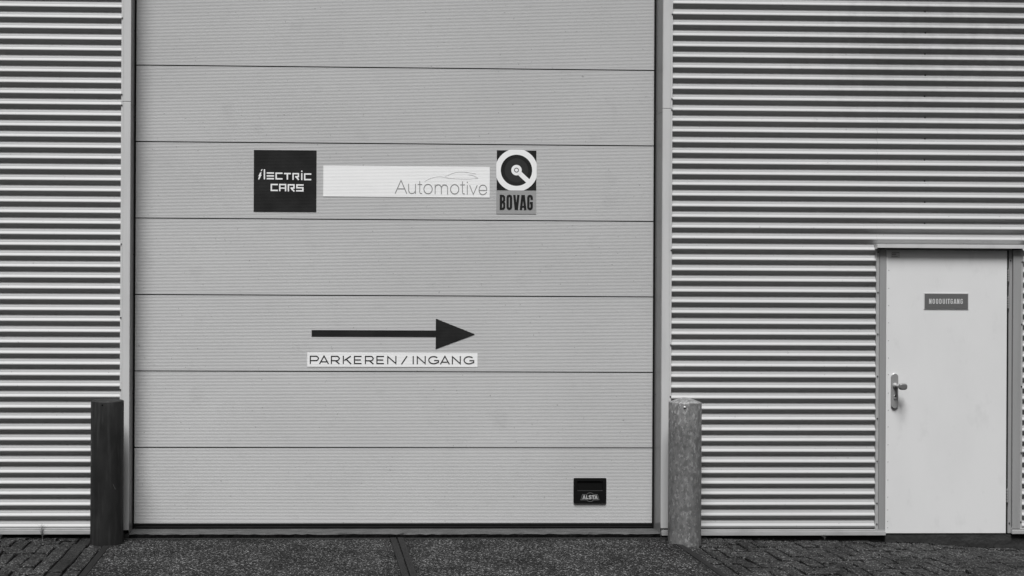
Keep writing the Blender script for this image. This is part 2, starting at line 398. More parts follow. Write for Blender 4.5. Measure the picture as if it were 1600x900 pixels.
clR2 = cladding(EX1-0.006, BX1-0.02, 0.050, ZROOF-0.1)
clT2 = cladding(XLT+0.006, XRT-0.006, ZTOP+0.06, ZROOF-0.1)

# structural shell behind the sheet
bm = bmesh.new()
box(bm, BX0, XL-0.004, 0.03, 0.30, -0.22, ZROOF-0.15); box(bm, XR+0.004, BX1, 0.03, 0.30, -0.22, ZROOF-0.15)
box(bm, XL-0.004, XR+0.004, 0.03, 0.30, ZTOP+0.01, ZROOF-0.15)
box(bm, BX0, BX0+0.2, 0.30, 14, -0.22, ZROOF-0.15); box(bm, BX1-0.2, BX1, 0.30, 14, -0.22, ZROOF-0.15); box(bm, BX0, BX1, 13.8, 14.0, -0.22, ZROOF-0.16)
link('inner_wall', bm, 'plinth', bld)
bm = bmesh.new(); box(bm, BX0-0.05, BX1+0.05, -0.03, 14.05, ZROOF-0.12, ZROOF, bev=0.01); link('roof', bm, 'roofm', bld)
bm = bmesh.new(); box(bm, XR+0.02, BX1, 0.012, 0.029, -0.22, 0.045); box(bm, BX0, XL-0.02, 0.012, 0.029, -0.22, 0.045)
box(bm, XLT, XL-0.001, -0.003, 0.010, -0.15, 0.02); box(bm, XR+0.001, XRT, -0.003, 0.010, -0.15, 0.0)
link('plinth', bm, 'plinth', bld)

# one screw head, copied wherever the photograph shows one
scr_bm = bmesh.new(); bmesh.ops.create_cone(scr_bm, cap_ends=True, segments=10, radius1=0.0062, radius2=0.0045, depth=0.005)
for v in scr_bm.verts: v.co = Vector((v.co.x, -v.co.z, v.co.y))
bmesh.ops.recalc_face_normals(scr_bm, faces=scr_bm.faces)
scr_me = bpy.data.meshes.new('screw'); scr_me.materials.append(M['screwm']); scr_bm.to_mesh(scr_me); scr_bm.free()
def screw(parent, x, y, z, s=1.0):
    o = bpy.data.objects.new('screw', scr_me); C.objects.link(o); o.parent = parent
    o.location = Vector((x, y, z))-WO[parent.name]; o.scale = (s, s, s)
for k in range(12):
    z = ZDARK+48*P76-P76*0.25-k*2*P76
    if z > 2.15: screw(clT, 4.414+random.uniform(-0.003, 0.003), DEPTH-0.001, z, 1.1)

# trims round the sectional door: face with a lip, and the reveal behind it
def trim(side):
    xo, xm, xi = (XLT, -1.3512, XL) if side < 0 else (XRT, 2.5484, XR)
    a, b = sorted((xm, xi)); c, d_ = sorted((xo, xm))
    zj = 3.0768 if side < 0 else 3.0642; zb = 0.047 if side < 0 else 0.056
    bm = bmesh.new()
    for z0, z1 in ((zb, zj-0.0012), (zj+0.0012, ZTOP+0.06)):
        box(bm, a, b, -0.010, 0.012, z0, z1, bev=0.0025)
        box(bm, c+(0 if side < 0 else 0.0012), d_-(0.0012 if side < 0 else 0), -0.005, 0.010, z0, z1, bev=0.001)
    o = link('door_trim', bm, 'trim', bld)
    for z in ([3.668, 3.128, 3.052, 2.07, 1.55, 1.04] if side < 0 else [3.742, 3.135, 3.056, 2.05, 1.37, 1.00]):
        screw(o, (xo+xm)/2+(-0.003 if side < 0 else 0.004), -0.007, z, 0.95)
    bm = bmesh.new()
    if side < 0: x0, x1 = XL-0.003, XL-0.0005
    else: x0, x1 = XR+0.0005, XR+0.003
    zr = zj-0.02
    for z0, z1 in ((0.0, zr-0.0012), (zr+0.0012, ZTOP)):
        box(bm, x0, x1, 0.0125, YD+0.03, z0, z1)
    r_ = link('door_reveal', bm, 'reveal', bld)
    for z in (3.61, 3.07, 2.99, 2.0, 1.0): screw(r_, XL+0.001 if side < 0 else XR-0.001, 0.15, z, 0.6)
trim(-1); trim(1)
bm = bmesh.new(); box(bm, XLT, XRT, -0.010, 0.012, ZTOP+0.0602, ZTOP+0.125, bev=0.0025); box(bm, XL, XR, 0.0125, YD+0.03, ZTOP, ZTOP+0.003)
box(bm, XL, XR, -0.010, 0.012, ZTOP-0.0, ZTOP+0.06, bev=0.002)
link('door_trim', bm, 'trim', bld)

# sectional door: dark body with micro-ribbed panels in front
bm = bmesh.new(); box(bm, XL+0.001, XR-0.001, YD+0.029, YD+0.06, 0.03, ZTOP)
sd = tag(link('sectional_door', bm, 'void', bld), None)
PZ = 0.5529; ZB = 0.0535; NR = 53
def rib_levels(z0, z1, base=None):
    """(z, depth) pairs of the micro-ribbed skin between two heights"""
    out = []; p = PZ/NR; b0 = ZB if base is None else base
    k = math.floor((z0-b0)/p)
    while b0+k*p < z1:
        for f, dd in ((0.0, 0.0), (0.50, 0.0), (0.60, 0.0008), (0.88, 0.0008)):
            z = b0+(k+f)*p
            if z0 < z < z1: out.append((z, dd))
        k += 1
    return [(z0, 0.0)]+out+[(z1, 0.0)]
DX0, DX1 = -1.2885, 2.4835
for k in range(9):
    z0 = ZB+k*PZ+0.0042; z1 = ZB+(k+1)*PZ-0.0042
    if z0 > ZTOP-0.02: break
    z1 = min(z1, ZTOP-0.001)
    bm = bmesh.new(); prev = None
    lv = [(z0, 0.030), (z0, 0.001), (z0+0.001, 0.0)]+[q for q in rib_levels(z0+0.003, z1-0.003)][1:-1]+[(z1-0.001, 0.0), (z1, 0.001), (z1, 0.030)]
    nx = 6; ph = random.uniform(0, 6)
    for qi, (z, dd) in enumerate(lv):
        cur = [bm.verts.new((DX0+(DX1-DX0)*i/nx, YD+dd+0.0003*math.sin(ph+i*1.3), z)) for i in range(nx+1)]
        if prev:
            for i in range(nx): bm.faces.new((prev[i], prev[i+1], cur[i+1], cur[i])).material_index = 1 if qi in (1, len(lv)-1) else 0
        prev = cur
    link('door_panel', bm, ['panel', 'void'], sd)
for a, b in ((XL+0.001, DX0-0.001), (DX1+0.001, XR-0.001)):
    bm = bmesh.new(); box(bm, a, b, YD-0.012, YD+0.0285, 0.02, ZTOP-0.002, bev=0.002); link('side_seal', bm, 'rubber', sd)
bm = bmesh.new(); box(bm, DX0, DX1, YD-0.004, YD+0.0285, 0.040, ZB-0.0005, bev=0.002); box(bm, DX0, DX1, YD-0.012, YD+0.0285, 0.021, 0.038, bev=0.006)
link('bottom_seal', bm, 'rubber', sd)

# threshold
bm = bmesh.new()
n = 90; X0, X1 = XL+0.001, XR-0.001
rows_ = []
for j, (y, z) in enumerate(((0.26, 0.020), (0.12, 0.019), (0.02, 0.021), (0.006, 0.014), (0.000, -0.016), (0.004, -0.15))):
    rows_.append([bm.verts.new((X0+(X1-X0)*i/n, y+(random.uniform(-0.006, 0.006) if j in (2, 3, 4) else 0), z+(random.uniform(-0.004, 0.002) if j in (2, 3, 4) else 0))) for i in range(n+1)])
for a, b in zip(rows_, rows_[1:]):
    for i in range(n): bm.faces.new((b[i], b[i+1], a[i+1], a[i]))
for f in bm.faces: f.material_index = 1 if sum(v.co.z for v in f.verts)/4 < 0.006 else 0
bmesh.ops.recalc_face_normals(bm, faces=bm.faces)
th = link('threshold', bm, ['concrete', 'soil'], bld)

# base sills
def sill(x0, x1, za, zb):
    bm = bmesh.new()
    box(bm, x0, x1, -0.016, 0.011, za+0.002, za+0.030, bev=0.002)
    box(bm, x0+0.001, x1-0.001, -0.008, 0.011, za+0.0325, za+0.042, bev=0.001)
    return link('base_sill', bm, 'sill', bld)
sill(BX0, -1.3665, 0.017, 0); 
sill(2.4995, 4.126, 0.003, 0); sill(5.051, BX1, 0.012, 0)

# pull handle of the sectional door, with its emblem
K = 1/(12.857*215.4)
def hp(x, y): return (1.8302+x*K, 0.4670-y*K)
HYF = YD-0.0105
def rrect(x0, x1, z0, z1, r, n=5):
    o_ = []
    for cx, cz, a in ((x1-r, z1-r, 0), (x0+r, z1-r, 90), (x0+r, z0+r, 180), (x1-r, z0+r, 270)):
        o_ += arc(cx, cz, r, r, a, a+90, n)
    return o_
bm = bmesh.new()
ox0, oz1 = hp(207, 218); ox1, oz0 = hp(873, 733); ix0, iz1 = hp(275, 280); ix1, iz0 = hp(800, 480)
ro = rrect(ox0, ox1, oz0, oz1, 0.011); ro2 = rrect(ox0+0.003, ox1-0.003, oz0+0.003, oz1-0.003, 0.009); ri = rrect(ix0, ix1, iz0, iz1, 0.004)
ri2 = rrect(ix0+0.004, ix1-0.004, iz0+0.004, iz1-0.004, 0.004)
rings = [[bm.verts.new((p[0], y, p[1])) for p in q] for q, y in ((ro, YD+0.001), (ro, HYF+0.003), (ro2, HYF), (ri, HYF), (ri2, YD-0.0035))]
for a, b in zip(rings, rings[1:]):
    for i in range(len(a)): bm.faces.new((a[i], a[(i+1) % len(a)], b[(i+1) % len(a)], b[i]))
bm.faces.new(rings[-1])
bmesh.ops.recalc_face_normals(bm, faces=bm.faces)
def pl(*pts): return [hp(*p) for p in pts]
y0, y1 = HYF+0.0002, HYF-0.0010
ribbon(bm, [hp(*p) for p in arc(540, 605, 88, 88, -140, -40)], 9*K, y0, y1, mi=2)
ribbon(bm, [hp(*p) for p in arc(540, 605, 88, 88, 40, 140)], 9*K, y0, y1, mi=2)
ribbon(bm, pl((472, 550), (385, 550), (352, 660), (470, 660)), 9*K, y0, y1, mi=2)
ribbon(bm, pl((608, 550), (690, 550), (722, 660), (610, 660)), 9*K, y0, y1, mi=2)
W_ = 20*K
ribbon(bm, pl((393, 645), (418, 570), (443, 645)), W_, y0, y1, mi=1); ribbon(bm, pl((406, 624), (432, 624)), 12*K, y0, y1-0.0002, mi=1)
ribbon(bm, pl((468, 568), (468, 636), (503, 636)), W_, y0, y1, mi=1)
ribbon(bm, pl((566, 577), (525, 577), (520, 592), (528, 603), (556, 611), (562, 624), (555, 636), (512, 636)), W_, y0, y1-0.0004, mi=1)
ribbon(bm, pl((575, 577), (636, 577)), W_, y0, y1, mi=1); ribbon(bm, pl((604, 585), (604, 645)), W_, y0, y1-0.0002, mi=1)
ribbon(bm, pl((636, 645), (661, 570), (686, 645)), W_, y0, y1, mi=1); ribbon(bm, pl((648, 624), (674, 624)), 12*K, y0, y1-0.0002, mi=1)
tag(link('pull_handle', bm, ['plastic', 'emblem', 'emblem_dim'], sd), 'black recessed pull handle with pale emblem near the foot of the sectional door')

# emergency door: leaf, handle, hinges, frame
ez0 = 0.0165
bm = bmesh.new(); box(bm, 4.1385, 5.0145, 0.002, 0.040, ez0, 2.062, bev=0.002)
ed = tag(link('emergency_door', bm, 'leaf', bld), 'white flush emergency door, closed')
bm = bmesh.new(); box(bm, 4.1275, 4.1375, -0.003, 0.030, ez0, 2.062, bev=0.0015); link('edge_strip', bm, 'leaf_edge', ed)
riv_bm = bmesh.new(); bmesh.ops.create_icosphere(riv_bm, subdivisions=1, radius=0.0042)
for v in riv_bm.verts: v.co.y *= 0.5
riv_me = bpy.data.meshes.new('rivet'); riv_me.materials.append(M['metal_hw']); riv_bm.to_mesh(riv_me); riv_bm.free()
for z in (1.914, 1.785, 1.660, 1.536, 1.407, 1.282, 1.163, 1.029, 0.905, 0.785, 0.656, 0.532, 0.402, 0.278, 0.186, 0.103, 0.058):
    o = bpy.data.objects.new('rivet', riv_me); C.objects.link(o); o.parent = ed; o.location = Vector((4.147, 0.0018, z))-WO[ed.name]
bm = bmesh.new()   # door handle: long backplate, fixed knob on a neck, key cylinder
def plate(bm, cx, zc0, zc1, r, yb, yf, mi):
    o_ = arc(cx, zc1, r, r, 0, 180, 10)+arc(cx, zc0, r, r, 180, 360, 10)
    i_ = arc(cx, zc1, r-0.0025, r-0.0025, 0, 180, 10)+arc(cx, zc0, r-0.0025, r-0.0025, 180, 360, 10)
    rg = [[bm.verts.new((p[0], y, p[1])) for p in q] for q, y in ((o_, yb), (o_, yf+0.0025), (i_, yf))]
    for a, b in zip(rg, rg[1:]):
        for i in range(len(a)): bm.faces.new((a[i], a[(i+1) % len(a)], b[(i+1) % len(a)], b[i])).material_index = mi
    bm.faces.new(rg[-1]).material_index = mi
plate(bm, 4.1900, 0.944, 1.146, 0.0255, 0.002, -0.010, 0)
tube(bm, [(4.193, -0.009, 1.083), (4.193, -0.018, 1.083), (4.193, -0.022, 1.083)], [0.021, 0.018, 0.010], 20)
tube(bm, [(4.193, -0.018, 1.083), (4.195, -0.045, 1.083), (4.200, -0.060, 1.083), (4.210, -0.064, 1.083)], 0.0105, 14)
r_ = bmesh.ops.create_uvsphere(bm, u_segments=24, v_segments=14, radius=1)
for f in {f for v in r_['verts'] for f in v.link_faces}: f.material_index = 2; f.smooth = True
for v in r_['verts']:
    c = v.co.copy(); q = (abs(c.x)**3+abs(c.z)**3)**(1/3) if (abs(c.x)+abs(c.z)) > 0 else 1
    k = 1/(max(q, 1e-6))*math.sqrt(c.x*c.x+c.z*c.z) if q > 1e-5 else 1
    v.co = Vector((4.221+c.x*0.031*k, -0.066+max(-0.62, min(0.62, c.y))*0.020, 1.080+c.z*0.0235*k))
plate(bm, 4.1915, 0.993, 1.006, 0.0110, -0.010, -0.0145, 0)
tube(bm, [(4.1915, -0.0148, 1.010), (4.1915, -0.0156, 1.010)], 0.0072, 14, 1)
bmesh.ops.recalc_face_normals(bm, faces=bm.faces)
tag(link('door_handle', bm, ['metal_hw', 'void', 'metal_knob'], ed, smooth=False), 'satin metal knob on a long rounded backplate')
for (z0, z1) in ((1.838, 1.925), (1.643, 1.731), (0.240, 0.340)):
    bm = bmesh.new(); n = 5; hgt = (z1-z0)/n
    for i in range(n):
        tube(bm, [(5.0225, -0.004, z0+i*hgt+0.0025), (5.0225, -0.004, z0+(i+1)*hgt-0.0025)], 0.0062, 12)
    tube(bm, [(5.0225, -0.004, z0-0.004), (5.0225, -0.004, z1+0.004)], 0.0025, 10)
    
    link('hinge', bm, 'metal_hw', ed)
bm = bmesh.new()   # small type sticker in the corner
box(bm, 4.163, 4.226, 0.0008, 0.0018, 2.006, 2.049)
for i, (a, b, z) in enumerate(((4.170, 4.221, 2.041), (4.166, 4.200, 2.031), (4.166, 4.198, 2.025), (4.166, 4.210, 2.012))):
    box(bm, a, b, 0.0003, 0.0009, z, z+0.0032, 1)
link('sticker', bm, ['trim', 'sign_grey'], ed)

bm = bmesh.new()   # steel door frame: jambs set round the leaf
box(bm, 4.0775, 4.1245, -0.006, 0.028, 0.046, EZ-0.006, bev=0.002)
box(bm, 5.0280, 5.0520, 0.0025, 0.028, ez0, EZ-0.006, bev=0.002)
box(bm, 5.0545, 5.1120, -0.010, 0.028, 0.052, EZ-0.006, bev=0.002)
box(bm, 4.1275, 5.0520, 0.0045, 0.028, 2.0645, EZ, bev=0.001)
fr = link('door_frame', bm, 'jamb', bld)
bm = bmesh.new(); box(bm, 5.0152, 5.0272, 0.008, 0.028, ez0, 2.060); link('door_gasket', bm, 'rubber', bld)
bm = bmesh.new()   # narrow folded lips that cover the cut sheet
box(bm, EX0, 4.0755, -0.003, 0.016, 0.047, EZ-0.004, bev=0.001)
lip = link('jamb_flashing', bm, 'sill', bld)
bm = bmesh.new(); box(bm, 5.1140, EX1, -0.005, 0.016, 0.047, EZ-0.004, bev=0.001); lip2 = link('jamb_flashing', bm, 'sill', bld)
for z in (2.045, 1.754, 1.454, 1.150, 0.846, 0.538, 0.235, 0.085): screw(lip, 4.0655, -0.005, z, 0.9)
for z in (1.98, 1.53, 1.08, 0.6, 0.10): screw(lip2, 5.1205, -0.007, z, 0.9)
for z in (1.99, 0.09): screw(fr, 5.040, 0.0005, z, 0.9)
bm = bmesh.new()
box(bm, 4.0435, 5.1300, -0.042, -0.034, EZ+0.002, EZ+0.0285, bev=0.0015); box(bm, 4.0435, 5.1300, -0.0335, 0.018, EZ+0.0200, EZ+0.0270, bev=0.001)
box(bm, 4.0435, 4.0465, -0.0335, 0.004, EZ-0.004, EZ+0.0195)
hd = link('door_header', bm, 'trim', bld)
bm = bmesh.new(); box(bm, 4.1275, 5.0520, 0.0455, 0.050, -0.02, 2.064); box(bm, 4.130, BX1, 0.006, 0.0115, -0.23, 0.008); link('door_backing', bm, 'plinth', bld)

# ------------------------------------------------------------------ signs and lettering on the doors
KD = 1/215.4
class Draw:
    """drawing units -> metres on the door: (u0, v0) sits at (X0, Z0), k metres per unit, small tilt of the sticker"""
    def __init__(s, X0, Z0, k, tilt=0.0): s.X0, s.Z0, s.k, s.t = X0, Z0, k, tilt
    def __call__(s, *pts): return [(s.X0+p[0]*s.k+p[1]*s.k*s.t, s.Z0-p[1]*s.k-p[0]*s.k*s.t) for p in pts]
def ribbed(bm, span, z0, z1, off, mi=0, extra=()):
    """vinyl that follows the ribs of the door; span(z) gives its left and right edge"""
    lv = rib_levels(z0, z1)+[(e_, None) for e_ in extra]
    lv = sorted([q for q in lv if q[1] is not None])
    prev = None
    for z, dd in lv:
        a, b = span(z); n = 4
        cur = [bm.verts.new((a+(b-a)*i/n, YD+dd*0.4-off, z)) for i in range(n+1)]
        if prev:
            for i in range(n): bm.faces.new((prev[i], prev[i+1], cur[i+1], cur[i])).material_index = mi
        else: first = cur
        prev = cur
    # turn the rim back onto the door
    for cyc in ((first, -1), (prev, 1)):
        q = [bm.verts.new((v.co.x, YD+0.0005, v.co.z)) for v in cyc[0]]
        for i in range(len(q)-1): bm.faces.new((cyc[0][i], cyc[0][i+1], q[i+1], q[i])).material_index = mi
OFF = 0.0018; LY0, LY1 = YD-0.0014, YD-0.0026

# 1 square black sign
bm = bmesh.new(); ribbed(bm, lambda z: (-0.4380, 0.0165), 2.3180, 2.7635, OFF)
s1 = tag(link('sign', bm, 'black_vinyl'), 'square black sticker sign with white electric cars lettering, left end of the sign row', 'sign')
D1 = Draw(-0.4712, 2.8080, 1/(7.825*215.4), 0.002); bm = bmesh.new(); k = D1.k
def st(d, pts, wd, lift=0.0, **kw): ribbon(bm, d(*pts), wd*d.k, LY0, LY1-lift, **kw)
prism(bm, D1((140, 331), (150, 308), (163, 308), (152, 331)), LY0, LY1); prism(bm, D1((134, 347), (150, 347), (141, 374), (151, 374), (123, 432), (107, 432), (121, 393), (112, 393)), LY0, LY1)
st(D1, [(185, 308), (185, 431)], 16)
for y in (353, 388, 422): st(D1, [(213, y), (302, y)], 17)
st(D1, [(406, 355), (328, 355), (328, 423), (406, 423)], 17)
st(D1, [(424, 358), (508, 358)], 17); st(D1, [(465, 364), (465, 432)], 17, 0.0003)
st(D1, [(535, 434), (535, 358), (600, 358), (600, 395), (560, 395)], 16); st(D1, [(572, 396), (604, 434)], 18, 0.0003)
st(D1, [(641, 350), (641, 436)], 16); prism(bm, D1(*arc(641, 328, 9, 9, 0, 340, 12)), LY0, LY1)
st(D1, [(757, 361), (677, 361), (677, 429), (757, 429)], 17)
link('lettering', bm, 'white_vinyl', s1); bm = bmesh.new()
st(D1, [(350, 493), (270, 493), (270, 565), (350, 565)], 17)
st(D1, [(373, 574), (373, 493), (444, 493), (444, 574)], 17); st(D1, [(380, 536), (438, 536)], 15, 0.0003)
st(D1, [(478, 576), (478, 495), (546, 495), (546, 534), (505, 534)], 17); st(D1, [(512, 536), (550, 576)], 18, 0.0003)
st(D1, [(663, 496), (582, 496), (582, 530), (655, 530), (655, 567), (572, 567)], 17)
link('lettering', bm, 'white_vinyl', s1)

# 2 white banner
bm = bmesh.new(); ribbed(bm, lambda z: (0.0655, 1.2790), 2.4315, 2.6545, OFF)
s2 = tag(link('sign', bm, 'white_vinyl'), 'long white banner sign with thin grey Automotive lettering and a car outline', 'sign')
bm = bmesh.new(); D2 = Draw(0.5089, 2.6965, 1/(8.889*215.4), 0.0005)
c = D2
st(c, [(153, 459), (234, 275), (315, 459)], 12); st(c, [(188, 392), (280, 392)], 10, 0.0003)
st(c, [(341, 322), (341, 420)]+arc(388, 412, 47, 46, 180, 0, 12)[1:-1]+[(436, 420), (436, 322)] if False else [(341, 322), (341, 415), (348, 438), (364, 454), (386, 458), (410, 452), (428, 436), (436, 412), (436, 322)], 11)
st(c, [(436, 420), (436, 459)], 11, 0.0003)
def tee(x): st(c, [(x, 284), (x, 436), (x+8, 454), (x+32, 458)], 11); st(c, [(x-30, 330), (x+34, 330)], 10, 0.0003)
tee(496)
def oo(x): st(c, arc(x, 393, 58, 66, 0, 345, 24), 12, closed=True)
oo(612)
st(c, [(711, 330), (711, 463)], 11)
for x in (711, 798): st(c, [(x, 380), (x+6, 354), (x+22, 337), (x+46, 331), (x+68, 338), (x+83, 356), (x+87, 380), (x+87, 463)], 11, 0.0003 if x == 711 else 0.0006)
oo(984); tee(1093)
st(c, [(1161, 335), (1161, 465)], 11); st(c, [(1161, 287), (1161, 303)], 13)
st(c, [(1193, 335), (1245, 463), (1300, 335)], 11)
st(c, [(1324, 404), (1433, 404)], 10, 0.0003); st(c, [(1434, 404), (1431, 372), (1417, 346), (1396, 333), (1375, 331), (1350, 340), (1332, 362), (1325, 398), (1330, 432), (1346, 455), (1372, 466), (1400, 462), (1420, 446), (1432, 428)], 11)
link('lettering', bm, 'thin_grey', s2)
bm = bmesh.new()
st(c, [(562, 292), (590, 272), (620, 255), (650, 242), (680, 232), (710, 225), (740, 221), (770, 219), (810, 220), (850, 228), (885, 236), (920, 241), (1000, 245), (1100, 247), (1200, 246), (1260, 241), (1312, 235)], 5)
st(c, [(850, 212), (900, 195), (950, 172), (1000, 157), (1040, 151), (1080, 150), (1120, 151), (1160, 155), (1220, 166), (1285, 178)], 5)
st(c, [(1180, 186), (1215, 192), (1250, 202), (1280, 217), (1308, 234)], 4, 0.0003)
link('car_outline', bm, 'faint_print', s2)

# 3 square badge with wheel, grey name plate under it
k5 = 1/(7.5*215.4)
D3 = Draw(1.2766, 2.8240, k5, 0.0)
(xa, za), (xb, zb) = D3((87, 75), (555, 545)); bm = bmesh.new(); ribbed(bm, lambda z: (xa, xb), zb, za, OFF)
(xc, zc), (xd, zd) = D3((83, 547), (555, 825)); ribbed(bm, lambda z: (xc, xd), zd, zc-0.0006, OFF, 1)
s3 = tag(link('sign', bm, ['black_vinyl', 'grey_vinyl']), 'square BOVAG badge sign with a white wheel above its grey name plate', 'sign')
bm = bmesh.new(); n = 72
out_, inn = [], []
for i in range(n):
    a = 2*math.pi*i/n; ca, sa = math.cos(a), math.sin(a); lim = 239/max(abs(ca), abs(sa)); r0 = min(252, lim)
    out_.append((320+r0*ca, 309+r0*sa)); inn.append((320+186*ca, 310+184*sa))
def ring(bm, o_, i_, lift, mi=0):
    A = [bm.verts.new((p[0], LY1-lift, p[1])) for p in D3(*o_)]; Bv = [bm.verts.new((p[0], LY1-lift, p[1])) for p in D3(*i_)]
    A2 = [bm.verts.new((v.co.x, LY0, v.co.z)) for v in A]; B2 = [bm.verts.new((v.co.x, LY0, v.co.z)) for v in Bv]
    for i in range(len(A)):
        j = (i+1) % len(A)
        for f in ((A[i], Bv[i], Bv[j], A[j]), (A[i], A[j], A2[j], A2[i]), (Bv[j], Bv[i], B2[i], B2[j])): bm.faces.new(f).material_index = mi
ring(bm, out_, inn, 0)
ring(bm, arc(320, 308, 62, 62, 0, 355, 35), arc(320, 308, 28, 28, 0, 355, 35), 0.0004)
prism(bm, D3(*arc(320, 308, 19, 19, 0, 345, 20)), LY0, LY1)
ribbon(bm, D3((360, 347), (470, 449)), 55*k5, LY0, LY1+0.0003)
bmesh.ops.recalc_face_normals(bm, faces=bm.faces)
link('wheel_emblem', bm, 'white_vinyl', s3)
bm = bmesh.new(); ribbon(bm, D3(*arc(320, 310, 102, 102, 0, 355, 60)), 76*k5, LY0+0.0002, LY0-0.0006, closed=True); link('inner_disc', bm, 'disc_vinyl', s3)
bm = bmesh.new(); c = D3
st(c, [(138, 598), (138, 778)], 29)
st(c, [(140, 611), (162, 612), (175, 625), (176, 664), (163, 682), (142, 683)], 25, 0.0003); st(c, [(142, 685), (164, 686), (177, 702), (177, 748), (164, 763), (140, 764)], 25, 0.0006)
st(c, [(217, 632), (222, 617), (237, 611), (252, 617), (257, 632), (257, 744), (252, 758), (237, 765), (222, 758), (217, 744)], 28, closed=True)
st(c, [(296, 600), (315, 777)], 28); st(c, [(344, 600), (325, 777)], 28, 0.0003)
st(c, [(374, 777), (394, 600)], 28); st(c, [(427, 777), (406, 600)], 28, 0.0003); st(c, [(383, 738), (418, 738)], 20, 0.0006)
st(c, [(502, 658), (502, 632), (497, 617), (482, 611), (467, 617), (462, 632), (462, 744), (467, 758), (482, 765), (497, 758), (502, 744), (502, 695), (480, 695)], 28)
link('lettering', bm, 'black_vinyl', s3)

# 4 direction arrow
D4 = Draw(-0.1386, 1.6285, 1/(5*215.4), 0.0)
A_ = D4((135, 182), (135, 230), (1105, 182), (1105, 230), (1108, 87), (1420, 210), (1105, 326))
bm = bmesh.new()
ax0 = A_[0][0]; ztop, zbot = A_[0][1], A_[1][1]
hx, htop = A_[4]; tx_, tz_ = A_[5]; _, hbot = A_[6]
ribbed(bm, lambda z: (ax0, hx), zbot, ztop, OFF)
ribbed(bm, lambda z: (hx, hx+max(0.0005, (tx_-hx)*min((htop-z)/(htop-tz_), (z-hbot)/(tz_-hbot)))), hbot, htop, OFF)
tag(link('arrow_sign', bm, 'black_vinyl'), 'big black arrow sticker pointing right across the sectional door', 'arrow sign')

# 5 parking / entrance strip
bm = bmesh.new(); ribbed(bm, lambda z: (-0.0442, 1.1962), 1.1945, 1.2965, OFF)
s5 = tag(link('sign', bm, 'white_vinyl'), 'narrow white strip sign reading PARKEREN / INGANG just below the arrow', 'sign')
bm = bmesh.new(); c = Draw(-0.1386, 1.6278, 1/(5*215.4), 0.0)
T, Bt = 384, 440; W5 = 8.6
def gP(x, w_): st(c, [(x, Bt+4), (x, T), (x+w_-16, T), (x+w_-6, T+6), (x+w_, T+17), (x+w_-6, T+28), (x+w_-16, T+34), (x+4, T+34)], W5)
def gR(x, w_): gP(x, w_); st(c, [(x+w_*0.55, T+36), (x+w_, Bt+3)], W5, 0.0003)
def gA(x, w_): st(c, [(x, Bt+4), (x+w_/2, T-2), (x+w_, Bt+4)], W5); st(c, [(x+w_*0.2, Bt-13), (x+w_*0.8, Bt-13)], W5-1, 0.0003)
def gK(x, w_): st(c, [(x, T-4), (x, Bt+4)], W5); st(c, [(x+w_-2, T-2), (x+8, T+32)], W5, 0.0003); st(c, [(x+22, T+22), (x+w_, Bt+3)], W5, 0.0006)
def gE(x, w_): st(c, [(x+w_, T), (x, T), (x, Bt), (x+w_, Bt)], W5); st(c, [(x+4, (T+Bt)/2), (x+w_-6, (T+Bt)/2)], W5-0.5, 0.0003)
def gN(x, w_): st(c, [(x, Bt+4), (x, T+1), (x+w_, Bt-1), (x+w_, T-4)], W5)
def gG(x, w_):
    r = w_/2; st(c, [(x+r+r*math.cos(R(a))*1.0, (T+Bt)/2+28*math.sin(R(a))) for a in range(-42, -312, -15)]+[(x+w_*0.82, Bt-6), (x+w_, Bt-11), (x+w_, (T+Bt)/2+3), (x+w_*0.55, (T+Bt)/2+3)], W5)
gP(126, 64); gA(198, 70); gR(291, 62); gK(384, 60); gE(471, 56); gR(557, 62); gE(647, 56); gN(732, 64)
link('lettering', bm, 'black_vinyl', s5); bm = bmesh.new()
st(c, [(840, 445), (883, 381)], W5)
link('lettering', bm, 'black_vinyl', s5); bm = bmesh.new(); st(c, [(932, T-4), (932, Bt+4)], W5)
gN(964, 62); gG(1054, 76); gA(1146, 70); gN(1240, 62); gG(1332, 76)
link('lettering', bm, 'black_vinyl', s5)

# 6 emergency exit plate on the white door
bm = bmesh.new(); px0, px1, pz0, pz1 = 4.4035, 4.7305, 1.6340, 1.7520
box(bm, px0, px1, -0.001, 0.0019, pz0, pz1, 0); box(bm, px0+0.005, px1-0.005, -0.0025, -0.0012, pz0+0.005, pz1-0.005, 1)
s6 = tag(link('sign', bm, ['trim', 'sign_grey']), 'small grey NOODUITGANG plate on the white emergency door', 'sign')
bm = bmesh.new()
k6 = 1/(3.4615*217.0)
class D6c(Draw): pass
c = D6c(px0-358*k6, pz1+338*k6, k6, 0.0)
def s6t(pts, wd=4.3, lift=0.0, **kw): ribbon(bm, c(*pts), wd*k6, -0.0027, -0.0036-lift, **kw)
T6, B6 = 370.5, 395.5; st6 = (576-385)/10.55
def sN(x): s6t([(x+2.5, B6+1.5), (x+2.5, T6-1.5)]); s6t([(x+11.5, B6+1.5), (x+11.5, T6-1.5)]); s6t([(x+3.2, T6), (x+10.8, B6)], 4.6, 0.0003)
def sO(x): s6t([(x+2.8, T6+4), (x+5, T6+0.8), (x+9, T6+0.8), (x+11.2, T6+4), (x+11.2, B6-4), (x+9, B6-0.8), (x+5, B6-0.8), (x+2.8, B6-4)], 3.9, closed=True)
def sD(x): s6t([(x+2.8, T6+0.8), (x+8.2, T6+0.8), (x+11.2, T6+5), (x+11.2, B6-5), (x+8.2, B6-0.8), (x+2.8, B6-0.8)], 3.9, closed=True)
def sU(x): s6t([(x+2.8, T6-1.5), (x+2.8, B6-4), (x+5, B6-0.8), (x+9, B6-0.8), (x+11.2, B6-4), (x+11.2, T6-1.5)], 3.9)
def sI(x): s6t([(x+3, T6-1.5), (x+3, B6+1.5)])
